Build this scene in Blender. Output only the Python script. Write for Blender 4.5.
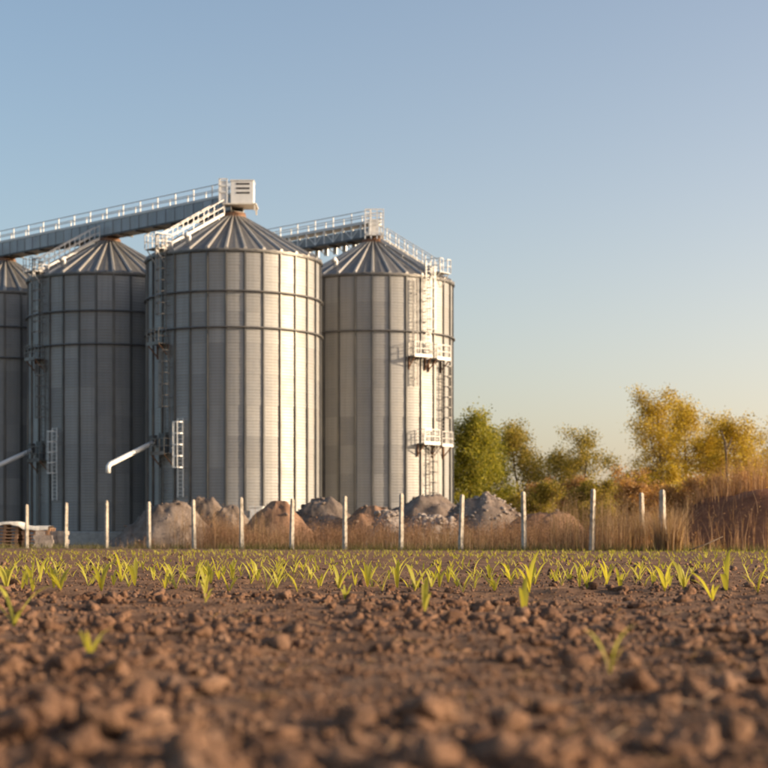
import bpy, math, random
import numpy as np
from mathutils import Vector, Matrix

R_ = math.radians
sc = bpy.context.scene
for o in list(bpy.data.objects):
    bpy.data.objects.remove(o)
C = sc.collection

# ------------------------------------------------------------------ camera
F = 1700.0            # focal length in photo pixels (photo 768 px wide)
HZ = 541.0            # horizon row of the photo
CAMZ = 0.30
cam = bpy.data.cameras.new('camera')
camo = bpy.data.objects.new('camera', cam)
C.objects.link(camo)
camo.location = (0, 0, CAMZ)
camo.rotation_euler = (R_(90), 0, 0)
cam.sensor_width = 36.0
cam.lens = F / 768 * 36
cam.shift_y = (HZ - 384) / 768
cam.clip_start = 0.05
cam.clip_end = 9000
cam.dof.use_dof = True
cam.dof.focus_distance = 15.0
cam.dof.aperture_fstop = 4.0
sc.camera = camo

# ------------------------------------------------------------------ light
SUN_AZ = 82.0         # degrees from "towards the camera" round to the right
SUN_EL = 13.0
SKY_EL = 13.0
world = bpy.data.worlds.new('World')
sc.world = world
world.use_nodes = True
wn = world.node_tree
wn.nodes.clear()
sky = wn.nodes.new('ShaderNodeTexSky')
sky.sky_type = 'NISHITA'
sky.sun_disc = False
sky.sun_elevation = R_(SKY_EL)
sky.sun_rotation = R_(180 - SUN_AZ)
sky.air_density = 1.0
sky.dust_density = 2.5
sky.ozone_density = 1.6
bg = wn.nodes.new('ShaderNodeBackground')
bg.inputs['Strength'].default_value = 0.12
wo = wn.nodes.new('ShaderNodeOutputWorld')
# pale evening haze low in the sky, stronger towards the sun, all round the horizon
def wmath(op, a, b=None):
    m = wn.nodes.new('ShaderNodeMath'); m.operation = op
    for i, v in enumerate((a, b)):
        if v is None: continue
        if hasattr(v, 'is_linked'): wn.links.new(v, m.inputs[i])
        else: m.inputs[i].default_value = v
    return m.outputs[0]
wtc = wn.nodes.new('ShaderNodeTexCoord')
wsep = wn.nodes.new('ShaderNodeSeparateXYZ'); wn.links.new(wtc.outputs['Generated'], wsep.inputs[0])
elev = wmath('MAXIMUM', wsep.outputs[2], 0.0)
fall = wmath('POWER', 2.718, wmath('MULTIPLY', elev, -1/0.20))
wdot = wn.nodes.new('ShaderNodeVectorMath'); wdot.operation = 'DOT_PRODUCT'
wn.links.new(wtc.outputs['Generated'], wdot.inputs[0])
wdot.inputs[1].default_value = (math.sin(R_(SUN_AZ)), -math.cos(R_(SUN_AZ)), 0)
glow = wmath('POWER', wmath('MULTIPLY_ADD', wdot.outputs['Value'], 0.5), 2.6)
glow.node.inputs[0].links[0].from_node.inputs[2].default_value = 0.5
amt = wmath('MULTIPLY', fall, glow)
hz = wn.nodes.new('ShaderNodeMix'); hz.data_type = 'RGBA'; hz.blend_type = 'ADD'
wn.links.new(amt, hz.inputs[0])
wn.links.new(sky.outputs[0], hz.inputs[6])
hz.inputs[7].default_value = (12.2, 8.3, 6.3, 1)
hz.clamp_factor = True; hz.clamp_result = False
wn.links.new(hz.outputs[2], bg.inputs[0])
wn.links.new(bg.outputs[0], wo.inputs[0])

sl = bpy.data.lights.new('sun', 'SUN')
sl.energy = 4.3
sl.angle = R_(0.6)
sl.color = (1.0, 0.77, 0.53)
so = bpy.data.objects.new('sun', sl)
C.objects.link(so)
tosun = Vector((math.sin(R_(SUN_AZ)) * math.cos(R_(SUN_EL)),
                -math.cos(R_(SUN_AZ)) * math.cos(R_(SUN_EL)), math.sin(R_(SUN_EL))))
so.rotation_euler = tosun.to_track_quat('Z', 'Y').to_euler()
so.location = (60, 40, 60)

sc.view_settings.view_transform = 'Standard'
sc.view_settings.look = 'None'
sc.view_settings.gamma = 1.0
sc.view_settings.use_curve_mapping = False
sc.view_settings.exposure = 0.8

# ------------------------------------------------------------------ helpers
rng = np.random.default_rng(7)
random.seed(7)

def PX(x, d):                       # photo column at depth d -> world X
    return (x - 384.0) / F * d
def PZ(y, d):                       # photo row at depth d -> world Z
    return (HZ - y) * d / F + CAMZ

class MB:
    def __init__(s):
        s.v = []; s.f = []
    def quad(s, *pts):
        b = len(s.v); s.v += [tuple(p) for p in pts]; s.f.append(tuple(range(b, b + len(pts))))
    def box(s, x0, x1, y0, y1, z0, z1, M=None):
        b = len(s.v)
        P = [(x0,y0,z0),(x1,y0,z0),(x1,y1,z0),(x0,y1,z0),(x0,y0,z1),(x1,y0,z1),(x1,y1,z1),(x0,y1,z1)]
        if M is not None: P = [tuple(M @ Vector(p)) for p in P]
        s.v += P
        for q in ((0,3,2,1),(4,5,6,7),(0,1,5,4),(1,2,6,5),(2,3,7,6),(3,0,4,7)):
            s.f.append(tuple(b + i for i in q))
    def bar(s, p, q, w, h=None):     # square bar between two points
        h = h or w
        p = Vector(p); q = Vector(q); d = (q - p)
        if d.length < 1e-6: return
        M = d.to_track_quat('Y', 'Z').to_matrix().to_4x4(); M.translation = p
        s.box(-w/2, w/2, 0, d.length, -h/2, h/2, M)
    def tube(s, pts, rad, n=6, closed=False):
        pts = [Vector(p) for p in pts]; m = len(pts)
        rads = rad if hasattr(rad, '__len__') else [rad] * m
        b = len(s.v)
        for i, p in enumerate(pts):
            if closed: d = pts[(i + 1) % m] - pts[i - 1]
            else: d = pts[min(i + 1, m - 1)] - pts[max(i - 1, 0)]
            if d.length < 1e-9: d = Vector((0, 0, 1))
            d.normalize()
            u = d.cross(Vector((0, 0, 1)))
            if u.length < 1e-3: u = d.cross(Vector((1, 0, 0)))
            u.normalize(); w = u.cross(d)
            for k in range(n):
                a = 2 * math.pi * k / n
                s.v.append(tuple(p + (u * math.cos(a) + w * math.sin(a)) * rads[i]))
        for i in range(m if closed else m - 1):
            j = (i + 1) % m
            for k in range(n):
                k2 = (k + 1) % n
                s.f.append((b + i*n + k, b + i*n + k2, b + j*n + k2, b + j*n + k))
        if not closed:
            s.f.append(tuple(b + k for k in reversed(range(n))))
            s.f.append(tuple(b + (m - 1)*n + k for k in range(n)))
    def lathe(s, prof, n=48):        # prof list of (r,z)
        b = len(s.v)
        for (r, z) in prof:
            for k in range(n):
                a = 2*math.pi*k/n
                s.v.append((r*math.cos(a), r*math.sin(a), z))
        for i in range(len(prof) - 1):
            for k in range(n):
                k2 = (k+1) % n
                s.f.append((b+i*n+k, b+i*n+k2, b+(i+1)*n+k2, b+(i+1)*n+k))
    def mesh(s, name, mat, smooth=False):
        me = bpy.data.meshes.new(name)
        me.from_pydata(s.v, [], s.f)
        if mat: me.materials.append(mat)
        if smooth: me.polygons.foreach_set('use_smooth', [True] * len(me.polygons))
        me.update()
        return me
    def build(s, name, mat, parent=None, smooth=False, loc=None, rz=0.0):
        return link(name, s.mesh(name, mat, smooth), parent, loc, rz)

def link(name, me, parent=None, loc=None, rz=0.0):
    o = bpy.data.objects.new(name, me)
    C.objects.link(o)
    if parent: o.parent = parent
    if loc is not None: o.location = loc
    if rz: o.rotation_euler = (0, 0, rz)
    return o
def tag(o, label, cat=None, group=None, kind=None):
    o['label'] = label
    if cat: o['category'] = cat
    if group: o['group'] = group
    if kind: o['kind'] = kind
    return o
def empty(name, loc, rz=0.0):
    o = bpy.data.objects.new(name, None)
    o.empty_display_size = 0.3
    C.objects.link(o); o.location = loc; o.rotation_euler = (0, 0, rz)
    return o
kids = {}
def copy_tree(o, parent=None):
    c = o.copy(); C.objects.link(c); c.parent = parent
    for ch in list(o.children): copy_tree(ch, c)
    return c
def np_mesh(name, V, Fc, mat, smooth=False):
    """V (n,3) float, Fc (m,k) int -> mesh, fast"""
    me = bpy.data.meshes.new(name)
    V = np.asarray(V, np.float32); Fc = np.asarray(Fc, np.int32)
    k = Fc.shape[1]
    me.vertices.add(len(V)); me.vertices.foreach_set('co', V.ravel())
    me.loops.add(Fc.size); me.loops.foreach_set('vertex_index', Fc.ravel())
    me.polygons.add(len(Fc))
    me.polygons.foreach_set('loop_start', np.arange(0, Fc.size, k, dtype=np.int32))
    me.polygons.foreach_set('loop_total', np.full(len(Fc), k, np.int32))
    if smooth: me.polygons.foreach_set('use_smooth', np.ones(len(Fc), bool))
    if mat: me.materials.append(mat)
    me.update(calc_edges=True)
    return me

def vnoise(x, y, seed=0):
    xi = np.floor(x).astype(np.int64); yi = np.floor(y).astype(np.int64)
    fx = x - xi; fy = y - yi
    fx = fx*fx*(3-2*fx); fy = fy*fy*(3-2*fy)
    def h(a, b):
        n = (a*374761393 + b*668265263 + seed*974711) & 0x7fffffff
        n = ((n ^ (n >> 13)) * 1274126177) & 0x7fffffff
        return ((n ^ (n >> 16)) & 0xffff) / 65535.0
    return (h(xi,yi)*(1-fx)+h(xi+1,yi)*fx)*(1-fy) + (h(xi,yi+1)*(1-fx)+h(xi+1,yi+1)*fx)*fy
def fbm(x, y, oct=4, seed=0):
    s = 0; a = 0.5
    for k in range(oct):
        s = s + a*(vnoise(x*2**k, y*2**k, seed+k*17) - 0.5); a *= 0.5
    return s

# ------------------------------------------------------------------ materials
def mat_new(name):
    m = bpy.data.materials.new(name); m.use_nodes = True
    nt = m.node_tree
    return m, nt, nt.nodes['Principled BSDF']
def N(nt, t, **kw):
    n = nt.nodes.new(t)
    for k, v in kw.items(): setattr(n, k, v)
    return n
def ramp(nt, fac, stops):
    r = N(nt, 'ShaderNodeValToRGB')
    el = r.color_ramp.elements
    while len(el) > 1: el.remove(el[-1])
    el[0].position = stops[0][0]; el[0].color = (*stops[0][1], 1)
    for p, c in stops[1:]:
        e = el.new(p); e.color = (*c, 1)
    nt.links.new(fac, r.inputs[0])
    return r.outputs[0]
def noise(nt, scale, detail=4, coord='Object', vec_scale=None, rough=0.55):
    tc = N(nt, 'ShaderNodeTexCoord')
    out = tc.outputs[coord] if coord != 'World' else N(nt, 'ShaderNodeNewGeometry').outputs['Position']
    if vec_scale:
        mp = N(nt, 'ShaderNodeMapping'); mp.inputs['Scale'].default_value = vec_scale
        nt.links.new(out, mp.inputs[0]); out = mp.outputs[0]
    n = N(nt, 'ShaderNodeTexNoise')
    n.inputs['Scale'].default_value = scale; n.inputs['Detail'].default_value = detail
    n.inputs['Roughness'].default_value = rough
    nt.links.new(out, n.inputs['Vector'])
    return n.outputs['Fac']
def mixc(nt, fac, a, b, mode='MIX'):
    m = N(nt, 'ShaderNodeMix', data_type='RGBA', blend_type=mode)
    if hasattr(fac, 'is_linked'): nt.links.new(fac, m.inputs[0])
    else: m.inputs[0].default_value = fac
    for s, i in ((a, 6), (b, 7)):
        if hasattr(s, 'is_linked'): nt.links.new(s, m.inputs[i])
        else: m.inputs[i].default_value = (*s, 1)
    return m.outputs[2]
def bump(nt, h, strength, dist, p):
    b = N(nt, 'ShaderNodeBump'); b.inputs['Strength'].default_value = strength
    b.inputs['Distance'].default_value = dist
    nt.links.new(h, b.inputs['Height']); nt.links.new(b.outputs[0], p.inputs['Normal'])
    return b
def math_n(nt, op, a, b=None):
    m = N(nt, 'ShaderNodeMath', operation=op)
    for i, s in enumerate((a, b)):
        if s is None: continue
        if hasattr(s, 'is_linked'): nt.links.new(s, m.inputs[i])
        else: m.inputs[i].default_value = s
    return m.outputs[0]

def noisy(name, c0, c1, scale=3, rough=0.8, metallic=0.0, bstr=0.0, bscale=None, bdist=0.02, coord='Object', spread=(0.3, 0.7)):
    m, nt, p = mat_new(name)
    f = noise(nt, scale, 6, coord)
    nt.links.new(ramp(nt, f, [(spread[0], c0), (spread[1], c1)]), p.inputs['Base Color'])
    p.inputs['Roughness'].default_value = rough
    p.inputs['Metallic'].default_value = metallic
    if bstr:
        bump(nt, noise(nt, bscale or scale*3, 5, coord), bstr, bdist, p)
    return m

def galv(name, lo, hi, corr=True, rough=0.42, metallic=0.7, dirt=True):
    m, nt, p = mat_new(name)
    oi = N(nt, 'ShaderNodeObjectInfo')
    base = ramp(nt, oi.outputs['Random'], [(0.0, lo), (1.0, hi)])
    # vertical rain streaks and cloudy zinc patches, fixed to the silo
    st = noise(nt, 1.0, 5, 'World', (2.2, 2.2, 0.10))
    base = mixc(nt, math_n(nt, 'MULTIPLY', ramp(nt, st, [(0.42, (0,0,0)), (0.72, (1,1,1))]), 0.5), base, (0.20, 0.20, 0.19))
    pt = noise(nt, 0.55, 5, 'World')
    base = mixc(nt, math_n(nt, 'MULTIPLY', ramp(nt, pt, [(0.4, (0,0,0)), (0.7, (1,1,1))]), 0.25), base, (0.34, 0.31, 0.26))
    nt.links.new(base, p.inputs['Base Color'])
    p.inputs['Metallic'].default_value = metallic
    r = math_n(nt, 'ADD', math_n(nt, 'MULTIPLY', noise(nt, 1.2, 4, 'World'), 0.22), rough - 0.11)
    nt.links.new(r, p.inputs['Roughness'])
    if corr:
        g = N(nt, 'ShaderNodeNewGeometry'); sx = N(nt, 'ShaderNodeSeparateXYZ')
        nt.links.new(g.outputs['Position'], sx.inputs[0])
        s = math_n(nt, 'SINE', math_n(nt, 'MULTIPLY', sx.outputs[2], 2*math.pi/0.232))
        wob = noise(nt, 0.7, 3, 'World')
        h = math_n(nt, 'ADD', math_n(nt, 'MULTIPLY', s, 0.5), math_n(nt, 'MULTIPLY', wob, 2.0))
        bump(nt, h, 0.55, 0.018, p)
    else:
        bump(nt, noise(nt, 0.8, 3, 'World'), 0.25, 0.05, p)
    return m

M = {}
M['wall'] = galv('galvanised_corrugated_sheet', (0.25, 0.25, 0.25), (0.335, 0.332, 0.325), rough=0.58, metallic=0.4)
M['stiff'] = galv('stiffener_steel', (0.09, 0.09, 0.09), (0.13, 0.13, 0.13), corr=False, rough=0.5)
M['roof'] = galv('galvanised_roof_sheet', (0.13, 0.125, 0.12), (0.20, 0.19, 0.18), corr=False, rough=0.5, metallic=0.4)
M['ring'] = noisy('wind_ring_steel', (0.10, 0.10, 0.10), (0.17, 0.16, 0.15), 2, 0.55, 0.6)
M['rib'] = galv('roof_rib_steel', (0.34, 0.32, 0.29), (0.44, 0.42, 0.39), corr=False, rough=0.5, metallic=0.4)
M['conc'] = noisy('concrete', (0.30, 0.29, 0.27), (0.46, 0.44, 0.41), 3, 0.9, 0, 0.4, 14)
M['post'] = noisy('weathered_concrete_post', (0.22, 0.19, 0.15), (0.50, 0.44, 0.36), 7, 0.9, 0, 0.6, 40, spread=(0.3, 0.55), coord='World')
M['zinc'] = noisy('hot_dip_zinc', (0.62, 0.62, 0.60), (0.78, 0.77, 0.74), 4, 0.5, 0.25)
M['white'] = noisy('white_painted_steel', (0.70, 0.69, 0.66), (0.82, 0.81, 0.78), 2, 0.5, 0.0)
M['dark'] = noisy('dark_painted_steel', (0.05, 0.05, 0.052), (0.09, 0.088, 0.085), 2, 0.55, 0.3)
M['conv'] = galv('conveyor_cover_sheet', (0.20, 0.21, 0.23), (0.32, 0.32, 0.34), corr=False, rough=0.45, metallic=0.6)
M['rust'] = noisy('rusty_steel', (0.14, 0.07, 0.04), (0.26, 0.15, 0.09), 5, 0.8, 0.2)
M['ladder'] = noisy('ladder_steel', (0.12, 0.115, 0.11), (0.20, 0.19, 0.18), 3, 0.5, 0.5)
M['rail'] = noisy('grey_zinc_rail', (0.36, 0.35, 0.34), (0.52, 0.51, 0.49), 3, 0.5, 0.3)
M['rail_white'] = noisy('dull_white_rail', (0.46, 0.455, 0.44), (0.64, 0.63, 0.61), 3, 0.55, 0.15)
M['wood'] = noisy('pallet_wood', (0.26, 0.14, 0.08), (0.42, 0.26, 0.16), 4, 0.85, 0, 0.3, 25)
M['tarp'] = noisy('cream_tarpaulin', (0.62, 0.57, 0.49), (0.76, 0.71, 0.62), 3, 0.7, 0, 0.5, 6, 0.05)
M['slot'] = noisy('black_slot', (0.03, 0.03, 0.03), (0.06, 0.055, 0.05), 2, 0.7)

def soil_mat(name, c0, c1, c2, scale, bstr, coord='World'):
    m, nt, p = mat_new(name)
    f = noise(nt, scale, 8, coord, rough=0.65)
    g = noise(nt, scale*9, 5, coord, rough=0.7)
    a = ramp(nt, f, [(0.32, c0), (0.52, c1), (0.72, c2)])
    a = mixc(nt, 0.55, a, ramp(nt, g, [(0.3, (0.45,0.43,0.42)), (0.7, (1.15,1.12,1.1))]), 'MULTIPLY')
    nt.links.new(a, p.inputs['Base Color'])
    p.inputs['Roughness'].default_value = 0.95
    p.inputs['Specular IOR Level'].default_value = 0.15
    bump(nt, g, bstr, 0.03, p)
    return m
M['soil'] = soil_mat('tilled_soil', (0.13, 0.07, 0.041), (0.23, 0.134, 0.08), (0.34, 0.205, 0.125), 3.0, 0.8)
M['clod'] = soil_mat('soil_clod', (0.16, 0.085, 0.053), (0.29, 0.168, 0.106), (0.43, 0.27, 0.18), 5.0, 1.0)
M['ground'] = soil_mat('dry_ground', (0.11, 0.085, 0.05), (0.17, 0.13, 0.08), (0.22, 0.18, 0.10), 0.25, 0.6)
M['pile'] = soil_mat('pile_earth', (0.12, 0.092, 0.074), (0.20, 0.158, 0.13), (0.30, 0.245, 0.205), 0.9, 1.0)
M['pile_red'] = soil_mat('pile_brown_earth', (0.17, 0.095, 0.06), (0.26, 0.155, 0.10), (0.36, 0.235, 0.155), 0.9, 1.0)
M['rubble'] = soil_mat('pale_rubble', (0.24, 0.20, 0.175), (0.36, 0.31, 0.275), (0.50, 0.45, 0.40), 1.4, 1.0)
M['bank'] = soil_mat('red_brown_bank', (0.17, 0.072, 0.04), (0.26, 0.115, 0.062), (0.34, 0.165, 0.09), 0.8, 1.0)

def foliage(name, stops, transl=0.45, rough=0.6):
    m, nt, p = mat_new(name)
    g = N(nt, 'ShaderNodeNewGeometry')
    col = ramp(nt, g.outputs['Random Per Island'], stops)
    nt.links.new(col, p.inputs['Base Color'])
    p.inputs['Roughness'].default_value = rough
    p.inputs['Specular IOR Level'].default_value = 0.25
    t = N(nt, 'ShaderNodeBsdfTranslucent')
    nt.links.new(mixc(nt, 1.0, col, (1.5, 1.45, 0.8), 'MULTIPLY'), t.inputs[0])
    mx = N(nt, 'ShaderNodeMixShader'); mx.inputs[0].default_value = transl
    out = nt.nodes['Material Output']
    nt.links.new(p.outputs[0], mx.inputs[1]); nt.links.new(t.outputs[0], mx.inputs[2])
    nt.links.new(mx.outputs[0], out.inputs[0])
    return m
M['leaf_green'] = foliage('green_leaves', [(0, (0.10,0.115,0.016)), (0.5, (0.22,0.21,0.03)), (1, (0.40,0.34,0.06))])
M['leaf_olive'] = foliage('olive_leaves', [(0, (0.13,0.115,0.02)), (0.5, (0.26,0.21,0.04)), (1, (0.42,0.31,0.08))])
M['leaf_gold'] = foliage('golden_leaves', [(0, (0.22,0.14,0.016)), (0.5, (0.40,0.28,0.03)), (1, (0.58,0.44,0.07))], 0.42)
M['leaf_rust'] = foliage('rusty_leaves', [(0, (0.22,0.11,0.045)), (0.5, (0.36,0.20,0.085)), (1, (0.52,0.33,0.15))])
M['corn'] = foliage('corn_blade', [(0, (0.26,0.25,0.04)), (0.5, (0.40,0.37,0.06)), (1, (0.55,0.49,0.12))], 0.45, 0.5)
M['straw'] = foliage('dry_straw', [(0, (0.17,0.10,0.055)), (0.5, (0.30,0.19,0.11)), (1, (0.48,0.34,0.22))], 0.3, 0.8)
M['straw_red'] = foliage('red_brown_stalks', [(0, (0.12,0.065,0.04)), (0.5, (0.22,0.12,0.075)), (1, (0.36,0.22,0.14))], 0.3, 0.8)
M['straw_gold'] = foliage('amber_dry_grass', [(0, (0.22,0.11,0.06)), (0.5, (0.36,0.20,0.115)), (1, (0.52,0.33,0.20))], 0.35, 0.8)
M['grass'] = foliage('low_green_grass', [(0, (0.06,0.065,0.02)), (0.5, (0.13,0.12,0.035)), (1, (0.24,0.20,0.08))], 0.3, 0.7)
M['bark'] = noisy('bark', (0.09, 0.065, 0.045), (0.19, 0.14, 0.10), 6, 0.9, 0, 0.6, 20)

# ------------------------------------------------------------------ ground
def ground_z(x, y):
    return 0.0
gx = np.concatenate([-np.geomspace(4000, 40, 12), np.linspace(-30, 30, 13), np.geomspace(40, 4000, 12)])
gy = np.concatenate([[-200, -40, -8], np.linspace(0, 180, 37), np.geomspace(220, 6000, 12)])
XX, YY = np.meshgrid(gx, gy)
ZZ = np.where(YY < 66, -0.10, -0.02) + 0.0*XX
nx, ny = len(gx), len(gy)
idx = np.arange(nx*ny).reshape(ny, nx)
FQ = np.stack([idx[:-1,:-1], idx[:-1,1:], idx[1:,1:], idx[1:,:-1]], -1).reshape(-1, 4)
g = link('ground', np_mesh('ground', np.stack([XX.ravel(), YY.ravel(), ZZ.ravel()], 1), FQ, M['ground'], True))
tag(g, 'dry brown yard and farmland ground reaching to the horizon', kind='structure')

# fence geometry (equal 2.5 m steps; photo columns give the line)
FX0, FY0, FDX, FDY = -14.49, 69.0, 1.8805, -1.66
def fence_y(x):                     # depth of the fence line at world x
    return FY0 + (x - FX0) * FDY / FDX

# tilled field: a dense sheet in front of the fence
ROW0, ROWD = 9.6, 0.75
def field_h(x, y):
    h = 0.055*fbm(x*0.9, y*0.9, 3, 3) + 0.05*fbm(x*5, y*5, 4, 11) + 0.022*np.abs(fbm(x*15, y*15, 2, 23))
    h = h + 0.012*np.cos((y - ROW0)/ROWD*2*math.pi)
    return h
ty = np.geomspace(1.0, 1.0, 1)
nyf, nxf = 520, 420
ys = np.geomspace(1.1, 66.0, nyf)
us = np.linspace(-1, 1, nxf)
UU, YF = np.meshgrid(us, ys)
XF = UU * (0.36*YF + 2.2)
YF = np.minimum(YF, fence_y(XF) - 0.0)
ZF = field_h(XF, YF)
edge = np.clip((fence_y(XF) - YF)/1.5, 0, 1)
ZF = ZF*edge
idx = np.arange(nxf*nyf).reshape(nyf, nxf)
FQ = np.stack([idx[:-1,:-1], idx[:-1,1:], idx[1:,1:], idx[1:,:-1]], -1).reshape(-1, 4)
fld = link('field', np_mesh('field', np.stack([XF.ravel(), YF.ravel(), ZF.ravel()], 1), FQ, M['soil'], True))
tag(fld, 'tilled brown field soil with rough ridges', kind='structure')

# soil clods: lumps of earth nobody could count
def ico(sub):
    t = (1 + 5**0.5)/2
    v = np.array([(-1,t,0),(1,t,0),(-1,-t,0),(1,-t,0),(0,-1,t),(0,1,t),(0,-1,-t),(0,1,-t),(t,0,-1),(t,0,1),(-t,0,-1),(-t,0,1)], float)
    f = [(0,11,5),(0,5,1),(0,1,7),(0,7,10),(0,10,11),(1,5,9),(5,11,4),(11,10,2),(10,7,6),(7,1,8),(3,9,4),(3,4,2),(3,2,6),(3,6,8),(3,8,9),(4,9,5),(2,4,11),(6,2,10),(8,6,7),(9,8,1)]
    v /= np.linalg.norm(v[0])
    for _ in range(sub):
        vl = v.tolist(); cache = {}; nf = []
        def mid(a, b):
            k = (min(a,b), max(a,b))
            if k not in cache:
                m = (np.array(vl[a]) + np.array(vl[b])); m /= np.linalg.norm(m)
                vl.append(m.tolist()); cache[k] = len(vl)-1
            return cache[k]
        for a, b, c in f:
            x, y, z = mid(a,b), mid(b,c), mid(c,a)
            nf += [(a,x,z),(b,y,x),(c,z,y),(x,y,z)]
        v = np.array(vl); f = nf
    return v, np.array(f)
def lump_variants(sub, n, rough, seed):
    v, f = ico(sub); out = []
    r = np.random.default_rng(seed)
    for k in range(n):
        w = np.ones(len(v))
        for j in range(7):            # chop with random planes for broken faces
            d = r.normal(size=3); d /= np.linalg.norm(d)
            c = r.uniform(0.45, 0.9)
            dp = v @ d * w
            w = np.where(dp > c, w*c/np.maximum(dp, 1e-6), w)
        for q in range(9):
            kd = r.normal(size=3)*(1.5 + q*0.8); w = w*(1 + rough*2.2/(1 + 0.35*q)*np.sin(v @ kd + r.uniform(0, 6.28)))
        w = w * (1 + rough*r.normal(size=len(v)))
        out.append(v * w[:,None] * np.array([1, r.uniform(0.7,1.1), r.uniform(0.55,0.85)]))
    return out, f
def scatter_lumps(name, mat, P, S, variants, f, seed, sink=0.3, smooth=False):
    r = np.random.default_rng(seed)
    V = []; Fs = []; b = 0
    th = r.uniform(0, 2*math.pi, len(P)); tl = r.normal(0, 0.35, len(P))
    ks = r.integers(0, len(variants), len(P))
    for i in range(len(P)):
        v = variants[ks[i]]
        c, s = math.cos(th[i]), math.sin(th[i]); ct, st = math.cos(tl[i]), math.sin(tl[i])
        x = v[:,0]*c - v[:,1]*s; y = v[:,0]*s + v[:,1]*c; z = v[:,2]
        y2 = y*ct - z*st; z2 = y*st + z*ct
        V.append(np.stack([x, y2, z2], 1)*S[i] + P[i] + np.array([0, 0, S[i]*sink]))
        Fs.append(f + b); b += len(v)
    return np_mesh(name, np.concatenate(V), np.concatenate(Fs), mat, smooth)

def field_pts(n, y0, y1, p=1.0, seed=0, wide=0.3, gate=None):
    r = np.random.default_rng(seed)
    u = r.uniform(0, 1, n)
    y = y0 * (y1/y0)**(u**p)
    x = r.uniform(-1, 1, n)
    side = r.uniform(0, 1, n) < wide
    x = np.where(side, np.sign(x)*(0.25*y + 0.3 + np.abs(x)*(0.05*y + 2.6)), x*(0.25*y + 0.5))
    if gate is not None:
        k = fbm(x*1.3, y*1.3, 3, 91) > gate + 0.10*r.normal(size=n)
        x, y = x[k], y[k]
    return x, y
lv2, lf2 = lump_variants(2, 16, 0.075, 1)
lv1, lf1 = lump_variants(1, 14, 0.075, 2)
lv0, lf0 = lump_variants(0, 8, 0.05, 3)
xa, ya = field_pts(5200, 1.3, 9.5, 0.8, 5, 0.0, 0.0)
Sa = np.minimum(0.0095*np.exp(np.random.default_rng(9).exponential(0.50, len(xa))), 0.046)
m1 = scatter_lumps('near_clods', M['clod'], np.stack([xa, ya, field_h(xa, ya)], 1), Sa, lv2, lf2, 31, 0.10, False)
o = link('near_clods', m1)
tag(o, 'large crumbly brown soil clods strewn over the bare field edge', 'soil clods', kind='stuff')
xb, yb = field_pts(15500, 1.5, 42.0, 0.75, 6, 0.3, 0.02)
Sb = np.minimum(0.010*np.exp(np.random.default_rng(10).exponential(0.46, len(xb))), 0.042)
m2 = scatter_lumps('clods', M['clod'], np.stack([xb, yb, field_h(xb, yb)*np.clip((fence_y(xb)-yb)/1.5,0,1)], 1), Sb, lv1, lf1, 32, 0.25, True)
o = link('clods', m2)
o2 = o
xc, yc = field_pts(32000, 1.2, 16.0, 0.8, 8)
Sc = np.random.default_rng(11).uniform(0.004, 0.013, 32000)
m3 = scatter_lumps('soil_crumbs', M['clod'], np.stack([xc, yc, field_h(xc, yc)], 1), Sc, lv0, lf0, 33, 0.2, False)
rs = np.random.default_rng(14); xs_, ys_ = field_pts(900, 1.4, 18.0, 0.9, 15)
Ps = np.stack([xs_, ys_, field_h(xs_, ys_) + 0.012], 1); ns_ = len(xs_)
th_ = rs.uniform(0, math.pi, ns_); Ls = rs.uniform(0.015, 0.05, ns_)
dv = np.stack([np.cos(th_)*Ls, np.sin(th_)*Ls, rs.normal(0, 0.25, ns_)*Ls], 1); wv = np.stack([-np.sin(th_), np.cos(th_), np.full(ns_, 0.6)], 1)*0.0016
Vs = np.stack([Ps - dv - wv, Ps + dv - wv*0.6, Ps + dv + wv*0.6, Ps - dv + wv], 1).reshape(-1, 3)
so_ = link('straw_litter', np_mesh('straw_litter', Vs, np.arange(ns_*4).reshape(-1, 4), M['straw']))
tag(so_, 'short bits of dry straw lying on the tilled soil', 'straw', kind='stuff')
o = link('soil_crumbs', m3)
tag(o, 'fine brown soil crumbs over the bare field edge', 'soil crumbs', kind='stuff')
o = o2
tag(o, 'small brown soil clods scattered between the seedling rows', 'soil clods', kind='stuff')

# ------------------------------------------------------------------ silos
SR = 6.75
Z0, ZE = 1.1, 22.06
NT, NC = 9, 30
TH = (ZE - Z0) / NT
STEP = 2*math.pi/NC
APEX_R, APEX_Z = 0.85, 25.55

def pol(a, r, z):                   # a degrees, 0 = towards the camera
    return Vector((math.sin(R_(a))*r, -math.cos(R_(a))*r, z))

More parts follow.
